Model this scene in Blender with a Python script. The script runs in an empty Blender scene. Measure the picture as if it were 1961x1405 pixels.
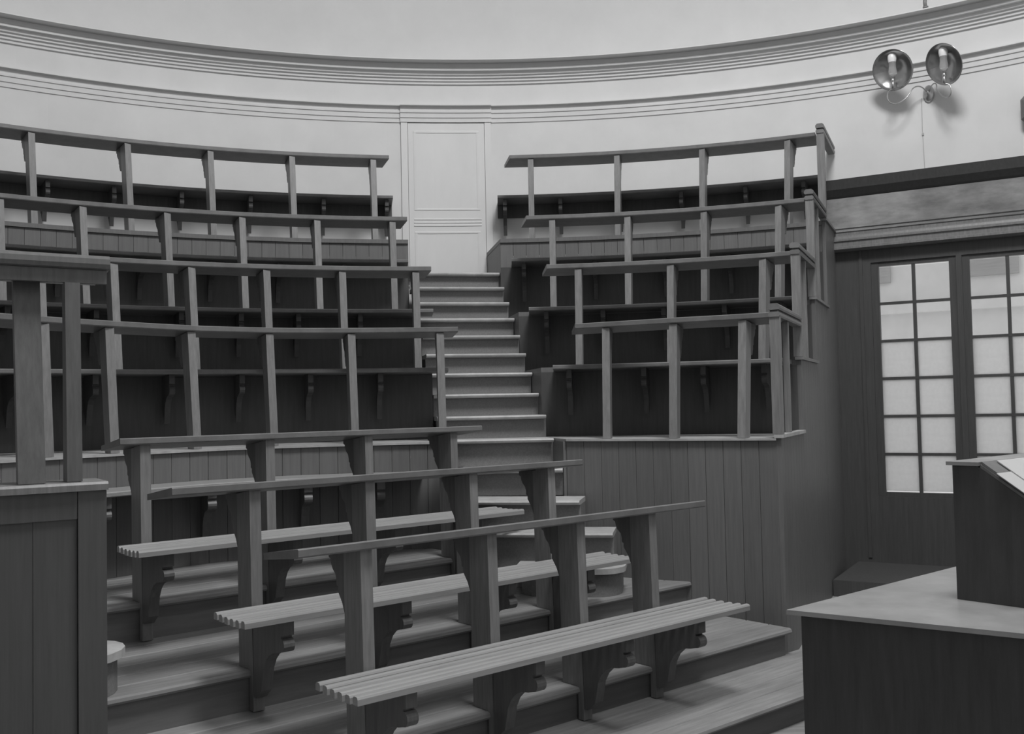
import bpy, math, random
from mathutils import Matrix, Vector
random.seed(7)
sc = bpy.context.scene
COL = sc.collection
PI = math.pi
EYE = 1.57                      # camera height above the lecturer's floor; the origin is the centre of the amphitheatre

# ------------------------------------------------------------------ camera
cam = bpy.data.cameras.new('camera'); camo = bpy.data.objects.new('camera', cam); COL.objects.link(camo)
cam.sensor_width = 36.0; cam.lens = 36.0 * 1900 / 1961; cam.clip_start = 0.05; cam.clip_end = 200
pt, rl = 0.0404, -0.0207
c, s = math.cos(rl), math.sin(rl)
right = Vector((c, -s * math.sin(pt), s * math.cos(pt)))
up = Vector((-s, -c * math.sin(pt), c * math.cos(pt)))
fwd = Vector((0, math.cos(pt), math.sin(pt)))
m = Matrix((right, up, -fwd)).transposed().to_4x4(); m.translation = Vector((0.02, -2.416, EYE))
camo.matrix_world = m
sc.camera = camo

# ------------------------------------------------------------------ sky, light, exposure
w = bpy.data.worlds.new('sky'); sc.world = w; w.use_nodes = True
w.node_tree.nodes['Background'].inputs[0].default_value = (0.5, 0.5, 0.5, 1)
w.node_tree.nodes['Background'].inputs[1].default_value = 1.9
def area(name, loc, target, size, power):
    l = bpy.data.lights.new(name, 'AREA'); l.shape = 'DISK'; l.size = size; l.energy = power; l.color = (1, 1, 1)
    o = bpy.data.objects.new(name, l); COL.objects.link(o); o.location = loc
    o.rotation_euler = (Vector(target) - Vector(loc)).to_track_quat('-Z', 'Y').to_euler()
    return o
area('skylight_daylight', (1.5, 0.5, 8.85), (0.6, 2.2, 0.5), 2.2, 575)
sc.view_settings.view_transform = 'Standard'; sc.view_settings.look = 'None'
sc.view_settings.exposure = 0.0; sc.view_settings.gamma = 1.0; sc.view_settings.use_curve_mapping = False

# ------------------------------------------------------------------ materials
def mat(name, v, var=0.25, scale=(6, 6, 6), rough=0.5, spec=0.3, dirt=0.0, bump=0.0):
    M = bpy.data.materials.new(name); M.use_nodes = True
    nt = M.node_tree; b = nt.nodes['Principled BSDF']
    b.inputs['Roughness'].default_value = rough; b.inputs['Specular IOR Level'].default_value = spec
    tc = nt.nodes.new('ShaderNodeTexCoord'); mp = nt.nodes.new('ShaderNodeMapping'); mp.inputs['Scale'].default_value = scale
    nz = nt.nodes.new('ShaderNodeTexNoise'); nz.inputs['Scale'].default_value = 1.0; nz.inputs['Detail'].default_value = 6
    nz.inputs['Roughness'].default_value = 0.65
    oi = nt.nodes.new('ShaderNodeObjectInfo'); ad = nt.nodes.new('ShaderNodeVectorMath'); ad.operation = 'ADD'
    ml = nt.nodes.new('ShaderNodeVectorMath'); ml.operation = 'SCALE'; ml.inputs['Scale'].default_value = 13.0
    cb = nt.nodes.new('ShaderNodeCombineXYZ')
    for i in range(3): nt.links.new(oi.outputs['Random'], cb.inputs[i])
    nt.links.new(cb.outputs[0], ml.inputs[0]); nt.links.new(tc.outputs['Object'], mp.inputs['Vector'])
    nt.links.new(mp.outputs[0], ad.inputs[0]); nt.links.new(ml.outputs[0], ad.inputs[1]); nt.links.new(ad.outputs[0], nz.inputs['Vector'])
    rp = nt.nodes.new('ShaderNodeValToRGB'); e = rp.color_ramp.elements
    e[0].position = 0.3; e[1].position = 0.72
    lo, hi = v * (1 - var), v * (1 + var)
    e[0].color = (lo, lo, lo, 1); e[1].color = (hi, hi, hi, 1)
    nt.links.new(nz.outputs['Fac'], rp.inputs[0])
    last = rp.outputs[0]
    # every piece a little lighter or darker than its neighbour
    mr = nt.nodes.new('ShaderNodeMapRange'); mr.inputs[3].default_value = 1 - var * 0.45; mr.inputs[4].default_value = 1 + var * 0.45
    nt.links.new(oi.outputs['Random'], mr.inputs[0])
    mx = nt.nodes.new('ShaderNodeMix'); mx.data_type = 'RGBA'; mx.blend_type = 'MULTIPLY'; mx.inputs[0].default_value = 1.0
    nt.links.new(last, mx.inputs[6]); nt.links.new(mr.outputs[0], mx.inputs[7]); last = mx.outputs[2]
    if dirt:
        n2 = nt.nodes.new('ShaderNodeTexNoise'); n2.inputs['Scale'].default_value = 2.3; n2.inputs['Detail'].default_value = 4
        nt.links.new(tc.outputs['Object'], n2.inputs['Vector'])
        r2 = nt.nodes.new('ShaderNodeMapRange'); r2.inputs[1].default_value = 0.35; r2.inputs[2].default_value = 0.7
        r2.inputs[3].default_value = 1 - dirt; r2.inputs[4].default_value = 1 + dirt
        nt.links.new(n2.outputs['Fac'], r2.inputs[0])
        m2 = nt.nodes.new('ShaderNodeMix'); m2.data_type = 'RGBA'; m2.blend_type = 'MULTIPLY'; m2.inputs[0].default_value = 1.0
        nt.links.new(last, m2.inputs[6]); nt.links.new(r2.outputs[0], m2.inputs[7]); last = m2.outputs[2]
    nt.links.new(last, b.inputs['Base Color'])
    if bump:
        bp = nt.nodes.new('ShaderNodeBump'); bp.inputs['Strength'].default_value = bump; bp.inputs['Distance'].default_value = 0.01
        nt.links.new(nz.outputs['Fac'], bp.inputs['Height']); nt.links.new(bp.outputs[0], b.inputs['Normal'])
    return M
M = {}
M['plaster'] = mat('white_plaster', 0.66, 0.04, (2, 2, 2), 0.9, 0.1, dirt=0.03)
M['dome'] = mat('dome_plaster', 0.6, 0.04, (2, 2, 2), 0.9, 0.1)
M['trim'] = mat('painted_trim', 0.64, 0.04, (4, 4, 4), 0.7, 0.2)
M['door'] = mat('painted_door', 0.66, 0.03, (5, 5, 2), 0.6, 0.2)
M['wood'] = mat('varnished_oak', 0.19, 0.22, (60, 60, 5), 0.42, 0.4)
M['board'] = mat('boarding_oak', 0.14, 0.13, (70, 70, 3), 0.45, 0.35)
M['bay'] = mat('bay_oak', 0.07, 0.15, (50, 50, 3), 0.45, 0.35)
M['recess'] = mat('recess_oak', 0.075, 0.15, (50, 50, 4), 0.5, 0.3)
M['dark'] = mat('dark_oak', 0.12, 0.2, (50, 50, 4), 0.45, 0.35)
M['varnish'] = mat('glossy_varnished_oak', 0.12, 0.12, (60, 60, 5), 0.18, 0.6)
M['corner'] = mat('corner_boarding_oak', 0.08, 0.12, (70, 70, 3), 0.45, 0.35)
M['cpost'] = mat('corner_post_oak', 0.105, 0.2, (60, 60, 5), 0.42, 0.4)
M['seat'] = mat('seat_oak', 0.16, 0.2, (9, 9, 9), 0.4, 0.4)
M['desk'] = mat('desk_oak', 0.15, 0.2, (9, 9, 9), 0.38, 0.45)
M['slat'] = mat('bench_slat_oak', 0.29, 0.12, (4, 60, 60), 0.38, 0.4)
M['plank'] = mat('floor_plank', 0.24, 0.22, (3, 40, 40), 0.55, 0.3, dirt=0.12)
M['riser'] = mat('step_riser_oak', 0.15, 0.15, (3, 40, 40), 0.5, 0.3)
M['tread'] = mat('worn_tread', 0.40, 0.18, (12, 12, 12), 0.5, 0.35, dirt=0.12)
M['treadr'] = mat('stair_riser', 0.19, 0.16, (90, 90, 90), 0.6, 0.2)
M['frieze'] = mat('frieze_panel', 0.24, 0.35, (3, 3, 9), 0.6, 0.2, dirt=0.25)
M['tabletop'] = mat('stone_table_top', 0.265, 0.14, (8, 8, 8), 0.35, 0.4, dirt=0.15)
M['black'] = mat('blackened_wood', 0.055, 0.2, (40, 40, 4), 0.5, 0.3)
M['paper'] = mat('white_paper', 0.44, 0.03, (5, 5, 5), 0.8, 0.1)
M['cover'] = mat('grey_book_cover', 0.16, 0.1, (20, 20, 20), 0.7, 0.1)
M['brass'] = mat('tarnished_brass', 0.5, 0.1, (20, 20, 20), 0.3, 0.5); M['brass'].node_tree.nodes['Principled BSDF'].inputs['Metallic'].default_value = 0.9
M['mirror'] = mat('silvered_reflector', 0.42, 0.04, (8, 8, 8), 0.22, 0.5); M['mirror'].node_tree.nodes['Principled BSDF'].inputs['Metallic'].default_value = 0.95
M['back'] = mat('reflector_enamel', 0.3, 0.08, (8, 8, 8), 0.5, 0.3)
M['bulb'] = mat('frosted_bulb', 0.85, 0.02, (8, 8, 8), 0.25, 0.5)
M['wire'] = mat('painted_wire', 0.45, 0.05, (8, 8, 8), 0.6, 0.2)
M['clock'] = mat('clock_case_wood', 0.16, 0.2, (30, 30, 5), 0.4, 0.4)
M['stucco'] = mat('outside_stucco', 0.75, 0.06, (3, 3, 3), 0.9, 0.1)
M['shutter'] = mat('outside_shutter', 0.42, 0.1, (3, 3, 30), 0.8, 0.1)
M['ground'] = mat('outside_ground', 0.5, 0.1, (3, 3, 3), 0.9, 0.1)
def shader_mix(name, fac, rough_translucent):
    g = bpy.data.materials.new(name); g.use_nodes = True; nt = g.node_tree; nt.nodes.remove(nt.nodes['Principled BSDF'])
    out = nt.nodes['Material Output']; mx = nt.nodes.new('ShaderNodeMixShader'); gl = nt.nodes.new('ShaderNodeBsdfGlossy')
    gl.inputs['Roughness'].default_value = 0.08 if not rough_translucent else 0.4
    if rough_translucent:
        tr = nt.nodes.new('ShaderNodeBsdfTranslucent'); tr.inputs[0].default_value = (.86, .86, .86, 1)
        nz = nt.nodes.new('ShaderNodeTexNoise'); nz.inputs['Scale'].default_value = 9; nz.inputs['Detail'].default_value = 5
        rp = nt.nodes.new('ShaderNodeValToRGB'); rp.color_ramp.elements[0].color = (.78, .78, .78, 1); rp.color_ramp.elements[1].color = (.92, .92, .92, 1)
        nt.links.new(nz.outputs['Fac'], rp.inputs[0]); nt.links.new(rp.outputs[0], tr.inputs[0])
    else:
        tr = nt.nodes.new('ShaderNodeBsdfTransparent'); tr.inputs[0].default_value = (.9, .9, .9, 1)
    mx.inputs[0].default_value = fac
    nt.links.new(tr.outputs[0], mx.inputs[1]); nt.links.new(gl.outputs[0], mx.inputs[2]); nt.links.new(mx.outputs[0], out.inputs[0])
    return g
M['clear'] = shader_mix('clear_glass', 0.05, False)
M['frost'] = shader_mix('obscured_glass', 0.04, True)
def bulbglass():
    g = bpy.data.materials.new('bulb_clear_glass'); g.use_nodes = True; b = g.node_tree.nodes['Principled BSDF']
    b.inputs['Base Color'].default_value = (.8, .8, .8, 1); b.inputs['Roughness'].default_value = 0.08; b.inputs['Transmission Weight'].default_value = 0.75
    return g
M['bulbglass'] = bulbglass()

# ------------------------------------------------------------------ helpers
class MB:
    def __init__(self): self.v = []; self.f = []
    def quadbox(self, p):                       # 8 points: bottom ring 4, top ring 4 (same order)
        n = len(self.v); self.v += [tuple(x) for x in p]
        self.f += [(n, n+3, n+2, n+1), (n+4, n+5, n+6, n+7), (n, n+1, n+5, n+4), (n+1, n+2, n+6, n+5), (n+2, n+3, n+7, n+6), (n+3, n, n+4, n+7)]
        return self
    def box(self, x0, x1, y0, y1, z0, z1):
        return self.quadbox([(x0, y0, z0), (x1, y0, z0), (x1, y1, z0), (x0, y1, z0), (x0, y0, z1), (x1, y0, z1), (x1, y1, z1), (x0, y1, z1)])
    def loft(self, rings, cap=True, close=True):
        n = len(self.v); k = len(rings[0])
        for r in rings: self.v += [tuple(p) for p in r]
        for i in range(len(rings) - 1):
            for j in range(k if close else k - 1):
                a = n + i*k + j; b = n + i*k + (j+1) % k
                self.f.append((a, b, b + k, a + k))
        if cap and close:
            self.f.append(tuple(n + j for j in reversed(range(k)))); self.f.append(tuple(n + (len(rings)-1)*k + j for j in range(k)))
        return self
    def prism_x(self, prof, x0, x1):            # profile (y, z) pushed along x
        return self.loft([[(x0, y, z) for y, z in prof], [(x1, y, z) for y, z in prof]])
    def prism_z(self, prof, z0, z1):
        return self.loft([[(x, y, z0) for x, y in prof], [(x, y, z1) for x, y in prof]])
    def lathe(self, prof, n=20, axis=None):
        axis = axis or Matrix.Identity(4)
        rings = []
        for i in range(n):
            a = 2*PI*i/n
            rings.append([axis @ Vector((r*math.cos(a), r*math.sin(a), z)) for r, z in prof])
        rings.append(rings[0]); return self.loft(rings, cap=False, close=False)
    def tube(self, pts, r, n=8):
        rings = []
        pts = [Vector(p) for p in pts]
        for i, p in enumerate(pts):
            t = (pts[min(i+1, len(pts)-1)] - pts[max(i-1, 0)]).normalized()
            u = t.cross(Vector((0.13, 0.29, 1))); u.normalize(); v = t.cross(u)
            rings.append([p + r*(math.cos(2*PI*k/n)*u + math.sin(2*PI*k/n)*v) for k in range(n)])
        return self.loft(rings)
    def mesh(self, name, smooth=False):
        me = bpy.data.meshes.new(name); me.from_pydata(self.v, [], self.f); me.validate(); me.update()
        import bmesh
        bm = bmesh.new(); bm.from_mesh(me); bmesh.ops.recalc_face_normals(bm, faces=bm.faces); bm.to_mesh(me); bm.free()
        if smooth:
            for p in me.polygons: p.use_smooth = True
        return me
def link(name, me, m, parent=None, loc=(0, 0, 0), rz=0.0):
    o = bpy.data.objects.new(name, me); COL.objects.link(o)
    if m is not None and len(me.materials) == 0: me.materials.append(m)
    o.location = loc; o.rotation_euler = (0, 0, rz)
    if parent is not None: o.parent = parent
    return o
def mk(name, mb, m, parent=None, smooth=False):        # coordinates of mb are in the parent's frame (world when there is none)
    return link(name, mb.mesh(name, smooth), m, parent)
def thing(name, label, cat, loc=(0, 0, 0), rz=0.0, group=None):
    o = bpy.data.objects.new(name, None); COL.objects.link(o); o.location = loc; o.rotation_euler = (0, 0, rz)
    o.empty_display_size = 0.1; o['label'] = label; o['category'] = cat
    if group: o['group'] = group
    return o
def tag(o, label, cat, group=None):
    o['label'] = label; o['category'] = cat
    if group: o['group'] = group
    return o
def struct(o, label=None):
    o['kind'] = 'structure'
    if label: o['label'] = label
    return o
def Z(h): return EYE + h                        # heights surveyed from eye level
def rad(a): return a * PI / 180
def pol(a, r): return Vector((r * math.sin(rad(a)), r * math.cos(rad(a)), 0))
def interp(x, xs, ys):
    if x <= xs[0]: return ys[0]
    for i in range(1, len(xs)):
        if x <= xs[i]: return ys[i-1] + (ys[i]-ys[i-1]) * (x - xs[i-1]) / (xs[i]-xs[i-1])
    return ys[-1]
def sweep(mb, prof, a0, a1, rf=None, step=2.0, skew0=0.0, skew1=0.0, cap=True):
    """profile of (radius or radius offset, z) swept round the centre from bearing a0 to a1; skew turns the end cuts"""
    n = max(2, int(math.ceil(abs(a1 - a0) / step))); rings = []
    r0 = max(p[0] for p in prof)
    for i in range(n + 1):
        a = a0 + (a1 - a0) * i / n; k = skew0 if i == 0 else (skew1 if i == n else 0)
        ring = []
        for r, z in prof:
            rr = r + (rf(a) if rf else 0)
            p = pol(a + k * (r - prof[0][0]), rr); ring.append((p.x, p.y, z))
        rings.append(ring)
    return mb.loft(rings)
def inward_rz(a): return math.atan2(math.sin(rad(a)), -math.cos(rad(a)))   # local +y looks at the centre

# levels (relative to the eye)
P1, S1, S2, S3, P4, S4 = -0.2185, 0.286, 0.778, 1.292, 1.52, 2.026
U = [0.549, 1.052, 1.583, 2.307]
T4, T3, T2, T1, F0 = -0.92, -1.105, -1.28, -1.43, -1.57
PITCH = 0.8375
def R1(a): return 4.0 + interp(a, [-60, -47, -41, -34, -27, -20, -6, 5, 9, 15, 25, 40], [-.35, -.3, -.18, -.02, .16, .24, .2, .18, .08, -.04, -.1, -.1])
RAD = [R1] + [(lambda a, i=i: 4.0 + i * PITCH) for i in (1, 2, 3)]
RW = 7.34
BR = rad(49.5); DV = Vector((math.sin(BR), math.cos(BR), 0)); NV = Vector((math.cos(BR), -math.sin(BR), 0))
def AB(a, b, z=0): return DV * a + NV * b + Vector((0, 0, z))
RZ_ROW = math.atan2(DV.y, DV.x)                  # local x along the straight rows; local -y points to the lecturer

# ------------------------------------------------------------------ the room
def room():
    # floor of the lecturer's area
    fl = MB(); fl.box(-9, 9, -6, 9, -0.12, 0.0); struct(mk('floor', fl, M['plank']))
    # curved back wall, open behind the window
    A0, A1 = -150, 24.6
    wl = MB(); sweep(wl, [(RW, 0), (RW + .25, 0), (RW + .25, Z(3.36)), (RW, Z(3.36))], A0, 24.6, step=2)
    sweep(wl, [(RW, Z(1.95)), (RW + .25, Z(1.95)), (RW + .25, Z(3.36)), (RW, Z(3.36))], 24.6, 45, step=2)
    sweep(wl, [(RW, 0), (RW + .25, 0), (RW + .25, Z(3.36)), (RW, Z(3.36))], 45, 75, step=2)
    struct(mk('wall_back', wl, M['plaster'], smooth=False))
    fw = MB()
    p = [AB(-9, 3.4), AB(9, 3.4), AB(9, 3.65), AB(-9, 3.65)]
    fw.quadbox([(q.x, q.y, 0) for q in p] + [(q.x, q.y, Z(5.5)) for q in p]); struct(mk('wall_front', fw, M['plaster']))
    # dome with an opening for the skylight
    dm = MB(); prof = []
    for i in range(13):
        t = i / 12 * PI / 2 * 0.93
        prof.append((1.9 + (RW - 1.9 + 0.06) * math.cos(t) - 0.0, Z(3.30) + 4.28 * math.sin(t)))
    rings = []
    for j in range(181):
        a = j * 2; rings.append([(r * math.sin(rad(a)), r * math.cos(rad(a)), z) for r, z in prof])
    dm.loft(rings, cap=False, close=False); struct(mk('ceiling', dm, M['dome'], smooth=True))
    # main cornice
    def cornice(name, prof, spans):
        mb = MB()
        for a0, a1, off in spans: sweep(mb, [(RW - p - off, Z(z)) for p, z in prof] , a0, a1, step=2)
        return struct(mk(name, mb, M['trim']))
    big = [(-.02, 3.40), (.215, 3.398), (.215, 3.387), (.205, 3.383), (.10, 3.386), (.09, 3.35), (.09, 3.335), (.115, 3.333), (.115, 3.315), (.08, 3.313), (.075, 3.285),
           (.055, 3.279), (.055, 3.262), (.035, 3.258), (.035, 3.235), (.018, 3.231), (.018, 3.208), (-.02, 3.206)]
    cornice('trim_1', big, [(-150, 75, 0)])
    sm = [(-.02, 2.99), (.055, 2.988), (.055, 2.980), (.012, 2.980), (.012, 2.945), (.018, 2.943), (.018, 2.935), (.03, 2.932), (.03, 2.915), (.02, 2.911), (.02, 2.868), (.010, 2.865), (.010, 2.825), (-.02, 2.823)]
    cornice('trim_2', sm, [(-150, -8.1, 0), (-8.1, -1.05, .022), (-1.05, 75, 0)])
    # white panelled door at the head of the stairs
    d = bpy.data.objects.new('door_1', None); COL.objects.link(d); struct(d, 'white panelled door at the head of the stairs')
    jb = MB()
    sweep(jb, [(RW - .024, Z(1.2)), (RW - .005, Z(1.2)), (RW - .005, Z(2.83)), (RW - .024, Z(2.83))], -8.05, -7.55)
    sweep(jb, [(RW - .024, Z(1.2)), (RW - .005, Z(1.2)), (RW - .005, Z(2.83)), (RW - .024, Z(2.83))], -1.6, -1.1)
    mk('door_frame', jb, M['door'], d)
    lf = MB(); sweep(lf, [(RW - .018, Z(1.2)), (RW - .004, Z(1.2)), (RW - .004, Z(2.82)), (RW - .018, Z(2.82))], -7.52, -1.63); mk('door_leaf', lf, M['door'], d)
    def frame(a0, a1, z0, z1):
        fr = MB(); R0 = RW - .018; g = .20
        for zz in (z0, z1): sweep(fr, [(R0 - .006, Z(zz) - .010), (R0, Z(zz) - .014), (R0, Z(zz) + .014), (R0 - .006, Z(zz) + .004)], a0, a1)
        for aa in (a0, a1 - g): sweep(fr, [(R0 - .005, Z(z0)), (R0, Z(z0)), (R0, Z(z1)), (R0 - .005, Z(z1))], aa, aa + g, step=1)
        mk('panel_moulding', fr, M['door'], d)
    frame(-7.1, -2.05, 1.96, 2.73); frame(-7.1, -2.05, 1.30, 1.73)
    rl_ = MB()
    for zz in (1.80, 1.83, 1.862): sweep(rl_, [(RW - .025, Z(zz) - .006), (RW - .018, Z(zz) - .010), (RW - .018, Z(zz) + .010), (RW - .025, Z(zz) + .004)], -7.15, -1.95)
    mk('rail_moulding', rl_, M['door'], d)
room()

# oak-lined window bay in the right-hand wall
def window_bay():
    fr = Vector((math.sin(rad(30)), math.cos(rad(30)), 0)); tg = Vector((math.cos(rad(30)), -math.sin(rad(30)), 0)); DP = 7.2
    rz = math.atan2(tg.y, tg.x); base = fr * DP
    # local frame: x to the right along the wall, y outwards, z up
    wr = bpy.data.objects.new('wall_right', None); COL.objects.link(wr); wr.location = base; wr.rotation_euler = (0, 0, rz); struct(wr, 'dark oak panelled wall round the tall window')
    XL, XR, GL, GR, zb, zt = -0.76, 1.75, -0.40, 1.045, Z(-.86), Z(1.225)
    b = MB(); b.box(XL, GL, -.01, .10, 0, Z(1.36)); mk('side_panel', b, M['bay'], wr)
    b = MB(); b.box(GR, XR, -.01, .10, 0, Z(1.36)); mk('side_panel', b, M['bay'], wr)
    b = MB(); b.box(GL, GR, -.01, .10, 0, zb); mk('apron_panel', b, M['bay'], wr)
    b = MB(); b.box(XL + .17, XR, -1.05, -.012, 0.001, .13); mk('added_dark_block', b, M['bay'], wr)  # low dark block added to cover the pale aisle floor and keep it dark
    b = MB(); b.box(GL, GR, -.01, .10, zt, Z(1.36)); mk('head_panel', b, M['bay'], wr)
    for x0, x1 in ((XL + .03, XL + .05), (GL - .10, GL - .07)):
        b = MB(); b.box(x0, x1, -.022, 0, Z(-1.4), Z(1.34)); mk('moulding', b, M['bay'], wr)
    # coved head: cap, frieze, moulding
    b = MB(); b.prism_x([(-.13, Z(1.985)), (.12, Z(1.985)), (.12, Z(1.83)), (-.02, Z(1.83)), (-.05, Z(1.85)), (-.10, Z(1.90))], XL, XR); mk('cap_board', b, M['bay'], wr)
    b = MB(); b.prism_x([(-.03, Z(1.83)), (.12, Z(1.83)), (.12, Z(1.52)), (-.05, Z(1.52))], XL, XR); mk('frieze_panel', b, M['frieze'], wr)
    b = MB(); b.prism_x([(-.06, Z(1.55)), (.05, Z(1.55)), (.05, Z(1.34)), (-.07, Z(1.34)), (-.115, Z(1.355)), (-.115, Z(1.375)), (-.085, Z(1.385)), (-.085, Z(1.425)), (-.10, Z(1.43)), (-.10, Z(1.445)),
                         (-.08, Z(1.455)), (-.075, Z(1.475)), (-.04, Z(1.49)), (-.04, Z(1.535))], XL, XR); mk('cornice_moulding', b, M['wood'], wr)
    # window: two leaves of two by six panes
    wn = bpy.data.objects.new('window_1', None); COL.objects.link(wn); wn.location = base; wn.rotation_euler = (0, 0, rz); struct(wn, 'tall two-leaved window of small square panes')
    g0, g1 = Z(-.82), Z(1.187)
    fm = MB()
    for x0, x1 in ((GL, -.339), (.242, .404), (.985, GR)): fm.box(x0, x1, .005, .06, zb, zt)
    for x0, x1 in ((-.339, .242), (.404, .985)):
        fm.box(x0, x1, .008, .055, zb, g0); fm.box(x0, x1, .008, .055, g1, zt)
    mk('window_frame', fm, M['bay'], wn)
    ct = MB(); ct.box(.30, .346, -.012, .005, zb, zt); mk('meeting_stile', ct, M['bay'], wn)
    for x0, x1 in ((-.339, .242), (.404, .985)):
        xm = (x0 + x1) / 2
        mk('glazing_bar', MB().box(xm - .014, xm + .014, .012, .045, g0, g1), M['bay'], wn)
        for k in range(1, 6):
            zz = g0 + (g1 - g0) * k / 6
            mk('glazing_bar', MB().box(x0, x1, .010, .043, zz - .012, zz + .012), M['bay'], wn)
        for k in range(6):
            za = g0 + (g1 - g0) * k / 6 + .012; zc = g0 + (g1 - g0) * (k + 1) / 6 - .012
            for xa, xb in ((x0, xm - .014), (xm + .014, x1)):
                mk('pane', MB().box(xa, xb, .026, .029, za, zc), M['clear'] if k >= 4 else M['frost'], wn)
    # pale building outside
    bl = thing('building', 'pale stuccoed house front seen through the upper window panes', 'building', base + fr * 9 + Vector((0, 0, 0)), rz)
    mk('house_wall', MB().box(-9, 9, 0, .4, -1, 5.2), M['stucco'], bl)
    mk('string_course', MB().box(-9, 9, -.12, 0, 3.05, 3.2), M['stucco'], bl)
    for x in (-2.6, -.6, 1.4, 3.4):
        mk('shutter', MB().box(x, x + .95, -.06, 0, 3.6, 4.9), M['shutter'], bl)
window_bay()

# ------------------------------------------------------------------ straight lower tiers with plank floors
def wall_a(b): return 3.006 + (b + 2.966) * 0.44 - 0.02      # where the right-hand platform front crosses a plank line
def tiers():
    spec = [('lowest', T1, F0, -0.975, -1.445, 5.2, 4), ('second', T2, T1, -1.445, -2.165, 3.27, 5), ('third', T3, T2, -2.165, -3.06, None, 6), ('topmost', T4, T3, -3.06, -4.5, 2.3, 9)]
    labs = ['lowest plank floor step in front of the nearest bench', 'plank floor step that carries the nearest bench', 'plank floor step that carries the middle straight bench', 'plank floor step that carries the farthest straight bench']
    for (nm, zt, zb, b0, b1, ae, n), lab in zip(spec, labs):
        t = thing('floor_tier', lab, 'floor step', AB(0, b0, Z(zb)), RZ_ROW); 
        t['kind'] = 'thing'
        h = zt - zb; al = -1.3
        rb = MB(); a_end = ae if ae else wall_a(b0) - .01
        rb.prism_x([(.03, 0), (.055, 0), (.055, h - .03), (.03, h - .03)], al, a_end); mk('riser', rb, M['riser'], t)
        w = (b0 - b1 + (.06 if nm != 'topmost' else 0)) / n
        for k in range(n):
            bb = b0 - k * w; e = ae if ae else wall_a(bb - w/2)
            if nm == 'topmost' and k >= 5: e = 1.9 - (k - 5) * .25
            if ae == 3.27: e = min(3.30, wall_a(bb - w) )
            y0, y1 = k * w + (.003 if k else 0), (k + 1) * w - .003
            if k == 0: pr = [(.0, h - .02), (.004, h - .007), (.014, h), (y1 - .004, h), (y1, h - .004), (y1, h - .03), (.008, h - .03)]
            else: pr = [(y0, h - .03), (y0, h - .004), (y0 + .004, h), (y1 - .004, h), (y1, h - .004), (y1, h - .03)]
            al2 = al + (.0 if k < 4 else 0.0)
            mk('plank', MB().prism_x(pr, al2, e), M['plank'], t)
tiers()

# ------------------------------------------------------------------ joinery profiles shared by desks and benches
def seat_bracket_mesh(name, L, thick=.05, D=.36):
    k = L / .27
    pr = [(0, 0), (L, 0), (L, -.06), (L - .02, -.063), (L - .02, -.072)]
    for i in range(7):
        a = rad(75 - i * 28); pr.append((L - .018 + .026 * math.cos(a) * 1.0, -.100 + .028 * math.sin(a)))
    pr += [(L - .05, -.136), (L - .09, -.142), (L - .125, -.158), (L - .155, -.185), (L - .178, -.225), (L - .188, -.27), (max(.03, L - .20), -.32), (.02, -D), (0, -D)]
    pr = [(max(0, t), z) for t, z in pr]
    return MB().prism_x([(t, z) for t, z in pr], -thick/2, thick/2).mesh(name)
def desk_bracket_mesh(name, L=.13, thick=.045, D=.24):
    pr = [(0, 0), (-L, 0), (-L, -.03), (-L + .015, -.036), (-L + .018, -.055), (-L + .03, -.075), (-L + .05, -.092), (-L + .058, -.115), (-L + .058, -.135), (-L + .07, -.14), (-L + .07, -.16), (-.03, -.20), (-.012, -D), (0, -D)]
    return MB().prism_x(pr, -thick/2, thick/2).mesh(name)
ME_SB = seat_bracket_mesh('seat_bracket', .27); ME_SBU = seat_bracket_mesh('seat_bracket_curved', .28, .035, .24); ME_DB = desk_bracket_mesh('desk_bracket'); ME_DBU = desk_bracket_mesh('desk_bracket_small', .12, .04, .2)
for me in (ME_SB, ME_DB, ME_DBU): me.materials.append(M['dark'])
ME_SBU.materials.append(M['recess'])  # shade under the curved seats is put into these brackets' dark colour

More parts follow.
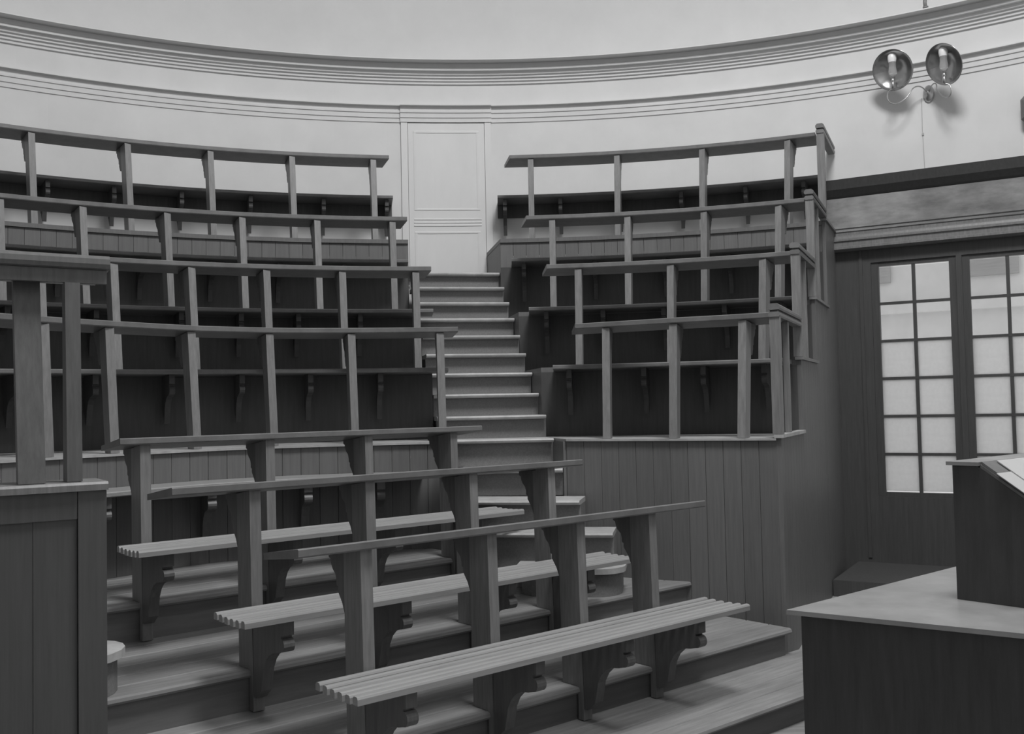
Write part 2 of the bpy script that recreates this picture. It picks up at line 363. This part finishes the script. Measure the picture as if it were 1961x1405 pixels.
# straight bench-and-desk units
def straight_units():
    units = [(-3.06, T4, T3, .12, 2.36, -.112, (.25, .92, 1.54, 2.155), .10, 2.44, -.62, 'farthest'),
             (-2.165, T3, T2, .02, 2.36, -.30, (.395, .98, 1.60, 2.142), .19, 2.48, -.82, 'middle'),
             (-1.445, T2, T1, .20, 2.53, -.50, (.503, 1.128, 1.655, 2.147), .26, 2.48, -.98, 'nearest')]
    labs = ['farthest straight slatted bench with writing desk, in front of the curved boarded wall', 'middle one of the three straight slatted benches with writing desk', 'nearest straight slatted bench with writing desk']
    for (b, zu, zl, a0, a1, zd, posts, s0, s1, zs, nm), lab in zip(units, labs):
        t = thing('bench_desk', lab, 'bench', AB(0, b, Z(zl)), RZ_ROW, 'straight benches facing the lectern table')
        # local: x along the row, y negative towards the lecturer
        hd, hs, hu = zd - zl, zs - zl, zu - zl
        mk('desktop', MB().prism_x([(-.022, hd - .034), (-.026, hd - .028), (-.026, hd - .004), (-.020, hd), (.25, hd - .04), (.25, hd - .066)], a0, a1), M['desk'], t)
        zc = hd - .036
        pm = MB().prism_x([(-.022, 0.004), (.014, 0.004), (.014, hu + .002), (.115, hu + .002), (.125, zc - .02), (0.0, zc)], -.026, .026).mesh('post')
        pm.materials.append(M['wood'])
        for a in posts:
            p = link('post', pm, None, t, (a, 0, 0))
            link('seat_bracket', ME_SB, None, p, (0, -.022, hs - .034), PI)
            link('desk_bracket', ME_DB, None, p, (0, .115, zc - .019), PI)
        n = 6; wd = .032; y = -.032
        sm = MB().prism_x([(0, -.03), (0, -.009), (-.004, -.002), (-.010, 0), (-wd + .010, 0), (-wd + .004, -.002), (-wd, -.009), (-wd, -.03)], s0, s1).mesh('slat')
        dips = [0, -.004, -.007, -.007, -.004, .002]
        sm.materials.append(M['slat'])
        for i in range(n): link('slat', sm, None, t, (0, y - i * (wd + .0195), hs - .004 + dips[i] * .6))
straight_units()

# ------------------------------------------------------------------ curved banks
def end_left(y): return -0.42 - 0.2 * (y - 4.1)
def end_right(y): return 0.36 - 0.1755 * (y - 4.1)
def ang_of(fn, r):
    a = 0.0
    for _ in range(20): a = math.atan2(fn(r * math.cos(a)), r)
    return math.degrees(math.asin(max(-1, min(1, fn(r * math.cos(a)) / r))))
LV = [P1, S1 - .002, S2 - .002, P4]
G = 24.2                                     # bearing of the right-hand bank's end wall
LEFT_END = -60.0
def banks():
    for side in ('middle', 'right'):
        lab = ('stepped platform of the left bank of curved seating, boarded in front' if side == 'middle' else 'stepped platform of the right bank of curved seating beside the window')
        t = thing('seating_platform', lab, 'platform', (0, 0, 0))
        def span(r):
            return (LEFT_END, ang_of(end_left, r)) if side == 'middle' else (ang_of(end_right, r), G)
        for i in range(4):
            rf = RAD[i]; z = Z(LV[i]); r_in = rf(-6 if side == 'middle' else 8)
            r_out = RW - .02 if i == 3 else RAD[i+1](0)
            # floor as a slab with skewed ends
            mb = MB(); n = 26; rings = []
            for k in range(n + 1):
                u = k / n; a0, a1 = span(r_in); b0, b1 = span(r_out)
                ai = a0 + (a1 - a0) * u; ao = b0 + (b1 - b0) * u
                pi_, po = pol(ai, rf(ai) - (.02 if i in (0, 3) else -.01)), pol(ao, r_out - .03)
                th = .014 if i == 0 else .035
                rings.append([(pi_.x, pi_.y, z - th), (po.x, po.y, z - th), (po.x, po.y, z), (pi_.x, pi_.y, z)])
            mb.loft(rings); mk('tier_floor', mb, M['tread'] if i == 0 else M['board'], t)
            # risers
            a0, a1 = span(r_in)
            if i == 0:
                zb = Z(T4) - .05 if side == 'middle' else Z(F0) + .0
                arc = (a1 - a0) * PI / 180 * 4.0; nb = int(round(arc / .112))
                for k in range(nb):
                    u0 = a0 + (a1 - a0) * k / nb; u1 = a0 + (a1 - a0) * (k + 1) / nb
                    zbb = zb
                    pa, pb = pol(u0, R1(u0)), pol(u1, R1(u1)); dr = (pb - pa).normalized(); q = Vector((dr.y, -dr.x, 0)); q = q if q.dot(pa) > 0 else -q
                    pa = pa + dr * .0007; pb = pb - dr * .0007
                    ring = [pa + q * .002, pa + dr * .002, pb - dr * .002, pb + q * .002, pb + q * .028, pa + q * .028]
                    mk('board', MB().prism_z([(v.x, v.y) for v in ring], zbb, z - .016), M['board'], t)
            elif i == 3:
                nb = int(round((a1 - a0) / 1.02)); r3 = RAD[3](0)
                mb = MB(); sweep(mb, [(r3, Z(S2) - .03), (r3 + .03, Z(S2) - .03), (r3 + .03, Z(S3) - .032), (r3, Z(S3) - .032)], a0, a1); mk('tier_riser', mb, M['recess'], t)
                for k in range(nb):
                    u0 = a0 + (a1 - a0) * k / nb + .012; u1 = a0 + (a1 - a0) * (k + 1) / nb - .012
                    pa, pb = pol(u0, r3), pol(u1, r3); po, pp = pol(u1, r3 + .028), pol(u0, r3 + .028)
                    mk('board', MB().prism_z([(v.x, v.y) for v in (pa, pb, po, pp)], Z(S3) - .031, z - .036), M['board'], t)
            else:
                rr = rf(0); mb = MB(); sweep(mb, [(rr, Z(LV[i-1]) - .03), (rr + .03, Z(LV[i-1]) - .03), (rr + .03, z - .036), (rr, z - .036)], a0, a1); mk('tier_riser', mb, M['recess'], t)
            # end panels beside the stairs
            fn = end_left if side == 'middle' else end_right; sg = -1 if side == 'middle' else 1
            ra, rb_ = rf(ang_of(fn, r_in)), r_out
            aa, ab_ = ang_of(fn, ra), ang_of(fn, rb_)
            pa, pb = pol(aa, ra), pol(ab_, rb_); dv = (pb - pa).normalized(); q = Vector((dv.y, -dv.x, 0)) * sg
            pa = pa + dv * .004
            ring = [pa, pb, pb + q * .028, pa + q * .028]
            mk('end_panel', MB().prism_z([(v.x, v.y) for v in ring], Z(F0 if side == 'right' else T4), z - (.015 if i == 0 else .036)), M['board'], t)
        if side == 'right':
            # boarded end wall towards the window, stepping up with the tiers
            for i in range(4):
                ra = RAD[i](G) ; rb_ = RW - .03 if i == 3 else RAD[i+1](0)
                nb = int(round((rb_ - ra) / .118))
                for k in range(nb):
                    r0 = ra + (rb_ - ra) * k / nb + .0015; r1 = ra + (rb_ - ra) * (k + 1) / nb - .0015
                    q = Vector((math.cos(rad(G)), -math.sin(rad(G)), 0))
                    pa, pb = pol(G, r0), pol(G, r1)
                    mk('board', MB().prism_z([(v.x, v.y) for v in (pa, pb, pb + q * .028, pa + q * .028)], 0.0, Z(LV[i]) + .0), M['board'], t)
                mb = MB(); q = Vector((math.cos(rad(G)), -math.sin(rad(G)), 0)); pa, pb = pol(G, ra - .02), pol(G, rb_ - .002)
                pr = [pa - q * .01, pb - q * .01, pb + q * .045, pa + q * .045]
                mk('coping', MB().prism_z([(v.x, v.y) for v in pr], Z(LV[i]) + .001, Z(LV[i]) + .022), M['tread'] if i == 0 else M['wood'], t)
banks()

# curved writing desks on leaning posts
DESK_POSTS = {
 ('middle', 0): ([-54, -47, -40.2, -34.65, -27.5, -20.9, -13.9, -6.1], -4.56), ('middle', 1): ([-55, -49, -43, -37.3, -32.0, -26.1, -20.2, -14.0, -7.83], -6.58),
 ('middle', 2): ([-56, -50, -44, -38.2, -32.65, -26.65, -21.1, -15.3, -9.3], -8.18), ('middle', 3): ([-54, -47.5, -41, -34.8, -28.4, -22.6, -16.6, -10.4], -9.24),
 ('right', 0): ([8.8, 14.95, 21.1], 6.07), ('right', 1): ([6.06, 13.85, 21.4], 3.4), ('right', 2): ([3.73, 9.85, 15.94, 21.7], 1.62), ('right', 3): ([1.98, 8.77, 15.34, 21.7], .32)}
ORD = ['lowest', 'second lowest', 'third lowest', 'topmost']
LEAN = 0.085
def curved_desks():
    for (side, i), (angs, end) in DESK_POSTS.items():
        bank = 'left' if side == 'middle' else 'right'
        lab = f'{ORD[i]} curved writing desk on posts in the {bank} bank'
        zb = Z([P1, S1, S2, P4][i]); zt = Z(U[i]); H = zt - zb
        mid = pol(sum(angs) / len(angs), RAD[i](0)); mid.z = zb
        t = thing('writing_desk', lab, 'desk', mid, 0, 'curved writing desks of the upper banks')
        def rf(a): return RAD[i](a) + LEAN
        mb = MB()
        a0, a1 = (LEFT_END + 2, end) if side == 'middle' else (end, G - .35)
        sk = -1.75
        sweep(mb, [(-.008, zt - .036), (-.012, zt - .030), (-.012, zt - .004), (-.006, zt), (.24, zt - .03), (.24, zt - .056)], a0, a1, rf, 1.5, skew0=sk if side == 'right' else 0, skew1=sk if side == 'middle' else 0)
        mb.v = [(x - mid.x, y - mid.y, z - mid.z) for x, y, z in mb.v]
        mk('desktop', mb, M['desk'], t)
        zc = H - .040
        def pmesh(): 
            me = MB().prism_x([(0, 0.002), (-LEAN, zc), (-LEAN - .105, zc - .012), (-.095, 0.002)], -.025, .025).mesh('post'); me.materials.append(M['wood']); return me
        pm = pmesh()
        for a in angs:
            psi = a * 1.45 if abs(a) < 30 else a + (13.5 if a > 0 else -13.5)
            if side == 'middle': psi = max(psi, -41)
            pp = pol(a, RAD[i](a)) - mid; pp.z = 0
            p = link('post', pm, None, t, pp, inward_rz(psi) )
            link('desk_bracket', ME_DBU, None, p, (0, -LEAN - .095, zc - .012), 0)
curved_desks()

# curved benches fixed to the risers
SEAT_BR = {
 ('middle', 0): ([-52, -46, -40, -34.4, -28.6, -23.0, -17.3, -11.3], -5.4), ('middle', 1): ([-50, -44.5, -38.5, -32.5, -26.35, -21.8, -17.3, -12.3], -6.3),
 ('middle', 2): ([-50, -44.5, -39, -33.5, -28, -23, -18, -13], -8.0), ('middle', 3): ([-50, -44, -38.5, -33.3, -29.0, -24.4, -19.5, -14.1, -9.3], -8.84),
 ('right', 0): ([5.27, 11.8, 16.9, 22], 3.88), ('right', 1): ([3.18, 7.9, 12.9, 17.8, 22.2], 1.73), ('right', 2): ([1.3, 7, 12.5, 17.5, 22.2], .33), ('right', 3): ([-.13, 4.2, 8.8, 13.5, 18.3, 22.5], -.7)}
def curved_benches():
    lv = [S1, S2, S3, S4]
    for (side, i), (angs, end) in SEAT_BR.items():
        bank = 'left' if side == 'middle' else 'right'
        if i == 3: lab = f'topmost curved bench of the {bank} bank fixed to the white wall'
        else: lab = f'{ORD[i]} curved bench of the {bank} bank fixed along the step riser'
        ro = RW - .004 if i == 3 else RAD[i+1](0) - .003
        ri = 4.0 + (i + 1) * PITCH - .36
        z = Z(lv[i]); mid = pol(sum(angs) / len(angs), ri); mid.z = z
        t = thing('curved_bench', lab, 'bench', mid, 0, 'curved benches of the upper banks')
        a0, a1 = (LEFT_END + 3, end) if side == 'middle' else (end, G - .4)
        mb = MB(); sweep(mb, [(ri + .006, z - .03), (ri, z - .024), (ri, z - .006), (ri + .008, z), (ro, z), (ro, z - .03)], a0, a1, None, 1.5)
        mb.v = [(x - mid.x, y - mid.y, zz - mid.z) for x, y, zz in mb.v]; mk('seat', mb, M['seat'], t)
        if i == 3:
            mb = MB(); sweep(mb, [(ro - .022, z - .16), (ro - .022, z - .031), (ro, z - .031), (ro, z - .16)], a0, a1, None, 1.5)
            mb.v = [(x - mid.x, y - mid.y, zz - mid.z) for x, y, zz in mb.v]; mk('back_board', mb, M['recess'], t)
        for a in angs:
            pp = pol(a, ro - (.023 if i == 3 else .001)) - mid; pp.z = -.031
            link('seat_bracket', ME_SBU, None, t, pp, inward_rz(a))
curved_benches()

# bench along the front of the left bank, above the topmost plank step
def wall_bench():
    z = Z(-.41); angs = [-46, -36.5, -27, -18.5, -12]
    mid = pol(-27, 3.9); mid.z = z
    t = thing('fixed_bench', 'bench fixed along the curved boarded wall behind the straight desks', 'bench', mid)
    mb = MB(); sweep(mb, [(-.30, z - .03), (-.31, z - .024), (-.31, z - .006), (-.30, z), (-.004, z), (-.004, z - .03)], -50, -8, R1, 1.5)
    mb.v = [(x - mid.x, y - mid.y, zz - mid.z) for x, y, zz in mb.v]; mk('seat', mb, M['slat'], t)
    for a in angs:
        pp = pol(a, R1(a) - .006) - mid; pp.z = -.031
        link('seat_bracket', ME_SB, None, t, pp, inward_rz(a))
wall_bench()

# ------------------------------------------------------------------ stairs between the banks
def stairs():
    t = thing('staircase', 'wooden stairs climbing between the two banks to the white door', 'stairs', (0, 4.2, 0))
    off = Vector((0, -4.2, 0)); steps = []
    steps.append(((0.03, 3.42), (.62, 3.33), -.94)); steps.append(((-.15, 3.67), (.60, 3.54), -.765)); steps.append(((-.29, 3.92), (.42, 3.78), -.59))
    steps.append(((-.36, 4.20), (end_right(4.2) - .004, 4.13), -.41))
    for k in range(10):
        y = 4.42 + .2355 * k; yl = y - .15 * min(k, 3) / 3
        steps.append(((end_left(yl) + .004, yl), (end_right(y) - .004, y), P1 + .16 * k))
    for k, (L, R, h) in enumerate(steps):
        L = Vector((L[0], L[1], 0)); R = Vector((R[0], R[1], 0)); dv = (R - L).normalized(); q = Vector((-dv.y, dv.x, 0))
        dep = .32 if k < len(steps) - 1 else .70
        zb = (steps[k-1][2] if k else T3); z = Z(h)
        if k < 4: L2, R2 = L, R
        else: L2, R2 = L, R
        def slab(o0, o1, z0, z1, prof=None):
            p = [L2 + q * o0, R2 + q * o0, R2 + q * o1, L2 + q * o1]
            if k >= 4:                                     # keep inside the side panels as the flight slants
                y3 = (R2 + q * o1).y; p[2] = Vector((end_right(y3) - .006, y3, 0)); y4 = (L2 + q * o1).y; p[3] = Vector((end_left(y4) + .006, y4, 0))
            p = [v + off for v in p]
            return MB().quadbox([(v.x, v.y, z0) for v in p] + [(v.x, v.y, z1) for v in p])
        if k == 0:
            # round-cornered bottom step
            def rnd(e):
                pts = []
                Wd = (R - L).length; rr = .16
                for i in range(9):
                    a = PI + i / 8 * PI / 2; pts.append(L + dv * (rr - e + (rr) * math.cos(a)) + q * (rr - e + rr * math.sin(a)))
                for i in range(9):
                    a = 1.5 * PI + i / 8 * PI / 2; pts.append(L + dv * (Wd - rr + e + rr * math.cos(a)) + q * (rr - e + rr * math.sin(a)))
                pts += [L + dv * (Wd + e) + q * .34, L - dv * e + q * .34]
                return [((v + off).x, (v + off).y) for v in pts]
            mk('tread', MB().prism_z(rnd(.025), z - .032, z), M['tread'], t); mk('riser', MB().prism_z(rnd(0), Z(T3) + .001, z - .033), M['treadr'], t)
            continue
        pr = [(.016, 0), (.006, -.003), (0, -.011), (.004, -.021), (.018, -.028), (.085, -.03), (dep, -.03), (dep, 0)]
        rl2 = []
        for E in (L2, R2):
            ring = []
            for o, dz in pr:
                v = E + q * o
                if k >= 4: v.x = (end_left(v.y) + .006) if E is L2 else (end_right(v.y) - .006)
                v = v + off; ring.append((v.x, v.y, z + dz))
            rl2.append(ring)
        mk('tread', MB().loft(rl2), M['tread'], t)
        mk('riser', slab(.066, .085 if k > 3 else .31, Z(zb if k > 2 else T3) + .001, z - .031), M['treadr'], t)
stairs()

# rails that close the right bank at its end wall
def railings():
    q = Vector((math.cos(rad(G)), -math.sin(rad(G)), 0)); e = pol(G, 1)
    labs = ['lowest', 'second lowest', 'third lowest', 'topmost']
    rz = math.atan2(e.y, e.x)
    for i in range(4):
        ra = RAD[i](G) + .01; rb_ = (RAD[i+1](0) if i < 3 else RW - .02); zb = Z(LV[i]) + .023; H = Z(U[i]) - zb
        base = pol(G, ra) + q * .012; base.z = zb
        t = thing('end_railing', f'{labs[i]} oak railing section closing the right bank beside the window', 'railing', base, rz, 'railing sections at the end of the right bank')
        L = rb_ - ra
        mk('post', MB().box(-.03, .03, -.03, .03, 0, H - .04), M['wood'], t)
        e = L - .036 if i < 3 else L - .012
        mk('lower_rail', MB().prism_x([(-.028, H - .039), (-.034, H - .03), (-.034, H - .016), (-.026, H - .008), (.026, H - .008), (.034, H - .016), (.034, H - .03), (.028, H - .039)], -.037, e), M['desk'], t)
        mk('rail_gap_shade', MB().box(-.03, e, -.02, .02, H - .007, H + .003), M['recess'], t)  # dark-coloured strip standing in for shade in the gap between the rails
        mk('top_rail', MB().prism_x([(-.03, H + .004), (-.036, H + .014), (-.034, H + .03), (-.02, H + .042), (.02, H + .042), (.034, H + .03), (.036, H + .014), (.03, H + .004)], -.041, e), M['desk'], t)
        if i < 3: mk('baluster', MB().box(L * .42 - .02, L * .42 + .02, -.018, .018, 0, H - .04), M['wood'], t)
railings()

# ------------------------------------------------------------------ left foreground: corner of another platform with its desk
def left_corner():
    b = rad(57); d = Vector((math.sin(b), math.cos(b), 0)); rz = math.atan2(d.y, d.x)
    base = Vector((-1.34, .905, Z(T2)))
    t = thing('seating_platform', 'dark boarded corner of a platform close by at the left picture edge', 'platform', base, rz)
    h = P1 - T2; L = 1.8; D = .50
    # local x: +x ends at the corner, body to -x ; y: + away from the lecturer
    n = 13; w = (L - .09) / n
    for k in range(n): mk('board', MB().box(-L + k*w + .0004, -L + (k+1)*w - .0004, .012 + .002 * (k % 2), .04, .001, h - .12), M['corner'], t)
    mk('corner_stile', MB().box(-.088, 0, 0, .04, .001, h - .03), M['corner'], t)
    mk('top_rail', MB().box(-L, -.09, .004, .04, h - .119, h - .03), M['corner'], t)
    mk('side_panel', MB().box(-.028, -.002, .042, D, .001, h - .03), M['corner'], t)
    mk('ledge', MB().prism_x([(-.012, h - .028), (-.012, h - .008), (-.004, h), (.21, h), (.21, h - .028)], -L, .004), M['wood'], t)
    zt = U[0] - P1
    k = thing('writing_desk', 'close curved-edged desk on posts standing on the left corner platform', 'desk', base + Vector((0, 0, h)), rz)
    mk('desktop', MB().prism_x([(.10, zt - .048), (.085, zt - .044), (.078, zt - .03), (.08, zt - .012), (.092, zt), (.36, zt - .035), (.36, zt - .07)], -L, .03), M['varnish'], k)
    mk('apron', MB().box(-L, .022, .10, .125, zt - .095, zt - .049), M['cpost'], k)
    lean = .08
    mk('post', MB().prism_x([(.035, .002), (.075, zt - .098), (.135, zt - .098), (.12, .002)], -.115, -.068), M['cpost'], k)
    mk('brace', MB().prism_x([(.03, .002), (.17, zt - .072), (.21, zt - .075), (.08, .002)], -.262, -.180), M['cpost'], k)
    mk('brace', MB().prism_x([(.03, .002), (.17, zt - .072), (.21, zt - .075), (.08, .002)], -.95, -.868), M['cpost'], k)
    # low round-nosed step beside it
    st = thing('corner_step', 'round-nosed low step just visible behind the left corner platform', 'step', AB(-.355, -2.33, Z(T3)), RZ_ROW)
    def disc(r): return [(r * math.cos(a * PI / 10) * 1.2, r * math.sin(a * PI / 10)) for a in range(20)]
    mk('tread', MB().prism_z(disc(.20), .14, .172), M['tread'], st); mk('riser', MB().prism_z(disc(.175), .001, .139), M['treadr'], st)
left_corner()

# ------------------------------------------------------------------ lecturer's table, reading desk, papers
def table():
    base = AB(1.405, -.18, Z(F0)); ZT = -.72 - F0
    # local x along the rows, y away from lecturer ; table body lies to -y
    t = thing('demonstration_table', 'large lecturer table with dark sides and pale stone top at the right', 'table', base, RZ_ROW)
    Wt, Lt = 1.25, 3.4
    k = .27                                     # the end slants back
    def quad(p, z0, z1): return MB().prism_z(p, z0, z1)
    mk('table_top', quad([(0, 0), (Lt, 0), (Lt, -Wt), (k * Wt, -Wt)], ZT - .016, ZT), M['tabletop'], t)
    mk('end_panel', quad([(.035 + k*.03, -.03), (.065 + k*.03, -.03), (.065 + k*(Wt - .05), -Wt + .05), (.035 + k*(Wt - .05), -Wt + .05)], .001, ZT - .017), M['black'], t)
    mk('front_panel', MB().box(.12, Lt - .05, -.06, -.03, .001, ZT - .017), M['black'], t)
    mk('back_panel', MB().box(.45, Lt - .05, -Wt + .05, -Wt + .08, .001, ZT - .017), M['black'], t)
    # reading desk
    lb = AB(1.975, .148, Z(-.72)); r = thing('reading_desk', 'black wooden reading desk with sloping top standing on the table', 'lectern', lb, RZ_ROW)
    H = .49; D = .42; Wd = .62; h2 = .26
    mk('body', MB().prism_x([(0, .001), (0, H - .012), (-.09, H - .012), (-D, h2 - .012), (-D, .001)], 0, Wd), M['black'], r)
    mk('flat_top', MB().box(-.012, Wd + .012, -.098, .018, H - .011, H + .002), M['tabletop'], r)
    sl = (H - h2) / (D - .09)
    def slope_slab(x0, x1, t0, t1, o0, o1):       # t measured from the hinge line down the slope
        def pt(tt, o): y = -.10 - tt; return (y, H - .011 - sl * (tt + .01) + o)
        return MB().prism_x([pt(t0, o0), pt(t1, o0), pt(t1, o1), pt(t0, o1)], x0, x1)
    mk('sloping_top', slope_slab(.0, Wd, 0, .33, .0, .012), M['dark'], r)
    def placed(name, label, cat, mb, m):
        o = mk(name, mb, m); o.location = lb; o.rotation_euler = (0, 0, RZ_ROW); return tag(o, label, cat)
    placed('notebook', 'grey covered notebook on the sloping reading desk under white paper', 'book', slope_slab(.004, .22, .004, .20, .013, .024), M['cover'])
    placed('paper_sheet', 'large white sheet of paper hanging over the sloping reading desk', 'paper', slope_slab(-.014, .40, .062, .33, .0245, .027), M['paper'])
    placed('open_book', 'white open page lying at the top of the sloping reading desk', 'paper', slope_slab(.10, .45, .015, .12, .0275, .032), M['paper'])
table()

# ------------------------------------------------------------------ wall lamp, wire, clock
def lamp():
    a = 30.93; P = pol(a, RW - .001); P.z = Z(2.70)
    rz = inward_rz(a)                               # local +y into the room, +x to the viewer's left
    t = thing('wall_lamp', 'two-armed wall lamp with round silvered reflectors above the window', 'lamp', P, rz)
    mk('wall_rose', MB().lathe([(0, .001), (.06, .001), (.062, .012), (.045, .03), (.02, .04), (.018, .07), (0, .075)], 20, Matrix.Rotation(-PI/2, 4, 'X') @ Matrix.Diagonal((.75, 1.25, 1, 1))), M['brass'], t, True)
    for sx, dx, dy, dz, yaw in ((1, .25, .285, .17, -14), (-1, -.17, .33, .125, -34)):
        pts = [(sx*.01, .05, 0)]
        def bez(p0, p1, p2, p3, n=10):
            return [tuple(sum(cc * p[k] for cc, p in zip(((1-u)**3, 3*u*(1-u)**2, 3*u*u*(1-u), u**3), (p0, p1, p2, p3))) for k in range(3)) for u in [j/n for j in range(1, n+1)]]
        bx, bz = dx, dz - .20
        pts += bez((sx*.01, .05, 0), (sx*.03, .12, .06), (sx*.10, .16, .07), (dx*.52, .19, -.02))
        pts += bez((dx*.52, .19, -.02), (dx*.75, .22, -.12), (dx + sx*.06, dy, bz - .12), (dx + sx*.05, dy, bz + .0))
        pts += bez((dx + sx*.05, dy, bz), (dx + sx*.045, dy, bz + .05), (dx, dy, bz + .04), (dx, dy, bz + .055), 6)
        mk('arm', MB().tube(pts, .0055, 8), M['brass'], t, True)
        mk('lamp_holder', MB().lathe([(0, bz + .05), (.014, bz + .05), (.016, bz + .10), (.012, bz + .105), (.018, bz + .11), (.018, bz + .14), (0, bz + .142)], 16, Matrix.Translation((dx, dy, 0))), M['brass'], t, True)
        mk('bulb', MB().lathe([(0, bz + .143), (.016, bz + .145), (.032, bz + .17), (.036, bz + .20), (.030, bz + .24), (.032, bz + .28)], 16, Matrix.Translation((dx, dy, 0))), M['bulbglass'], t, True)
        mk('bulb_cap', MB().lathe([(.032, bz + .281), (.038, bz + .31), (.037, bz + .34), (.026, bz + .362), (0, bz + .37)], 16, Matrix.Translation((dx, dy, 0))), M['bulb'], t, True)
        # dish
        R = .176; dep = .085; prof = []
        for k in range(9):
            u = k / 8; prof.append((R * u, -dep * (1 - u*u)))
        ax = Matrix.Translation((dx, dy - .005, dz + .015)) @ Matrix.Rotation(rad(yaw), 4, 'Z') @ Matrix.Rotation(rad(-90 - 24), 4, 'X')
        mk('reflector', MB().lathe(prof + [(R + .004, .0), (R, -.006)] + [(r + .002, z - .006) for r, z in reversed(prof[:-1])], 40, ax), M['mirror'], t, True)
        mk('reflector_stem', MB().tube([(dx, dy, bz + .12), (dx, dy - .06, bz + .10), (dx, dy - .075, dz - .06)], .005, 6), M['brass'], t, True)
    w = thing('lamp_wire', 'thin wire running down the wall below the lamp', 'wire', P, rz)
    mk('wire_run', MB().tube([(.06, .008, -.03), (.063, .006, -.3), (.055, .006, -.69)], .003, 6), M['wire'], w)
    mk('wire_clip', MB().box(.052, .068, 0, .012, -.36, -.34), M['wire'], w)
    # clip above the cornice
    p2 = pol(31.1, RW - .16); p2.z = Z(3.40)
    h = thing('pipe_stub', 'short dark pipe stub rising above the cornice over the lamp', 'pipe', p2, inward_rz(31.1))
    mk('pipe', MB().tube([(0, 0, 0), (.004, 0, .07), (.0, -.02, .16)], .016, 10), M['clock'], h, True)
    mk('pipe_collar', MB().lathe([(0, .012), (.024, .012), (.024, .03), (0, .03)], 12), M['clock'], h, True)
    # octagonal case at the picture edge
    pc = pol(38.25, RW - .008); pc.z = Z(2.40)
    ck = thing('octagonal_case', 'dark octagonal wooden case on the wall at the right picture edge', 'wall case', pc, inward_rz(38.25))
    def octo(r): return [(r * math.cos(PI/8 + k*PI/4), r * math.sin(PI/8 + k*PI/4)) for k in range(8)]
    def slab(r0, r1, y0, y1): return MB().loft([[(x, y0, z) for x, z in octo(r0)], [(x, y1, z) for x, z in octo(r1)]])
    mk('case', slab(.215, .215, .001, .09), M['clock'], ck)
    mk('bezel', MB().loft([[(x, .0905, z) for x, z in octo(.215)], [(x, .12, z) for x, z in octo(.18)], [(x, .118, z) for x, z in octo(.17)], [(x, .0905, z) for x, z in octo(.165)]], cap=True), M['clock'], ck)
    mk('face', slab(.16, .16, .0905, .095), M['paper'], ck)
lamp()

# skylight frame in the dome
def skylight():
    s_ = bpy.data.objects.new('window_2', None); COL.objects.link(s_); struct(s_, 'round skylight high in the dome')
    o = bpy.data.objects['skylight_daylight']; s_.location = o.location; s_.rotation_euler = o.rotation_euler
    rings = []
    for j in range(49):
        a = j * 7.5; rings.append([(r * math.sin(rad(a)), r * math.cos(rad(a)), z) for r, z in ((1.17, -.06), (1.3, -.06), (1.3, .1), (1.17, .1))])
    mk('skylight_frame', MB().loft(rings, cap=False), M['trim'], s_)
skylight()
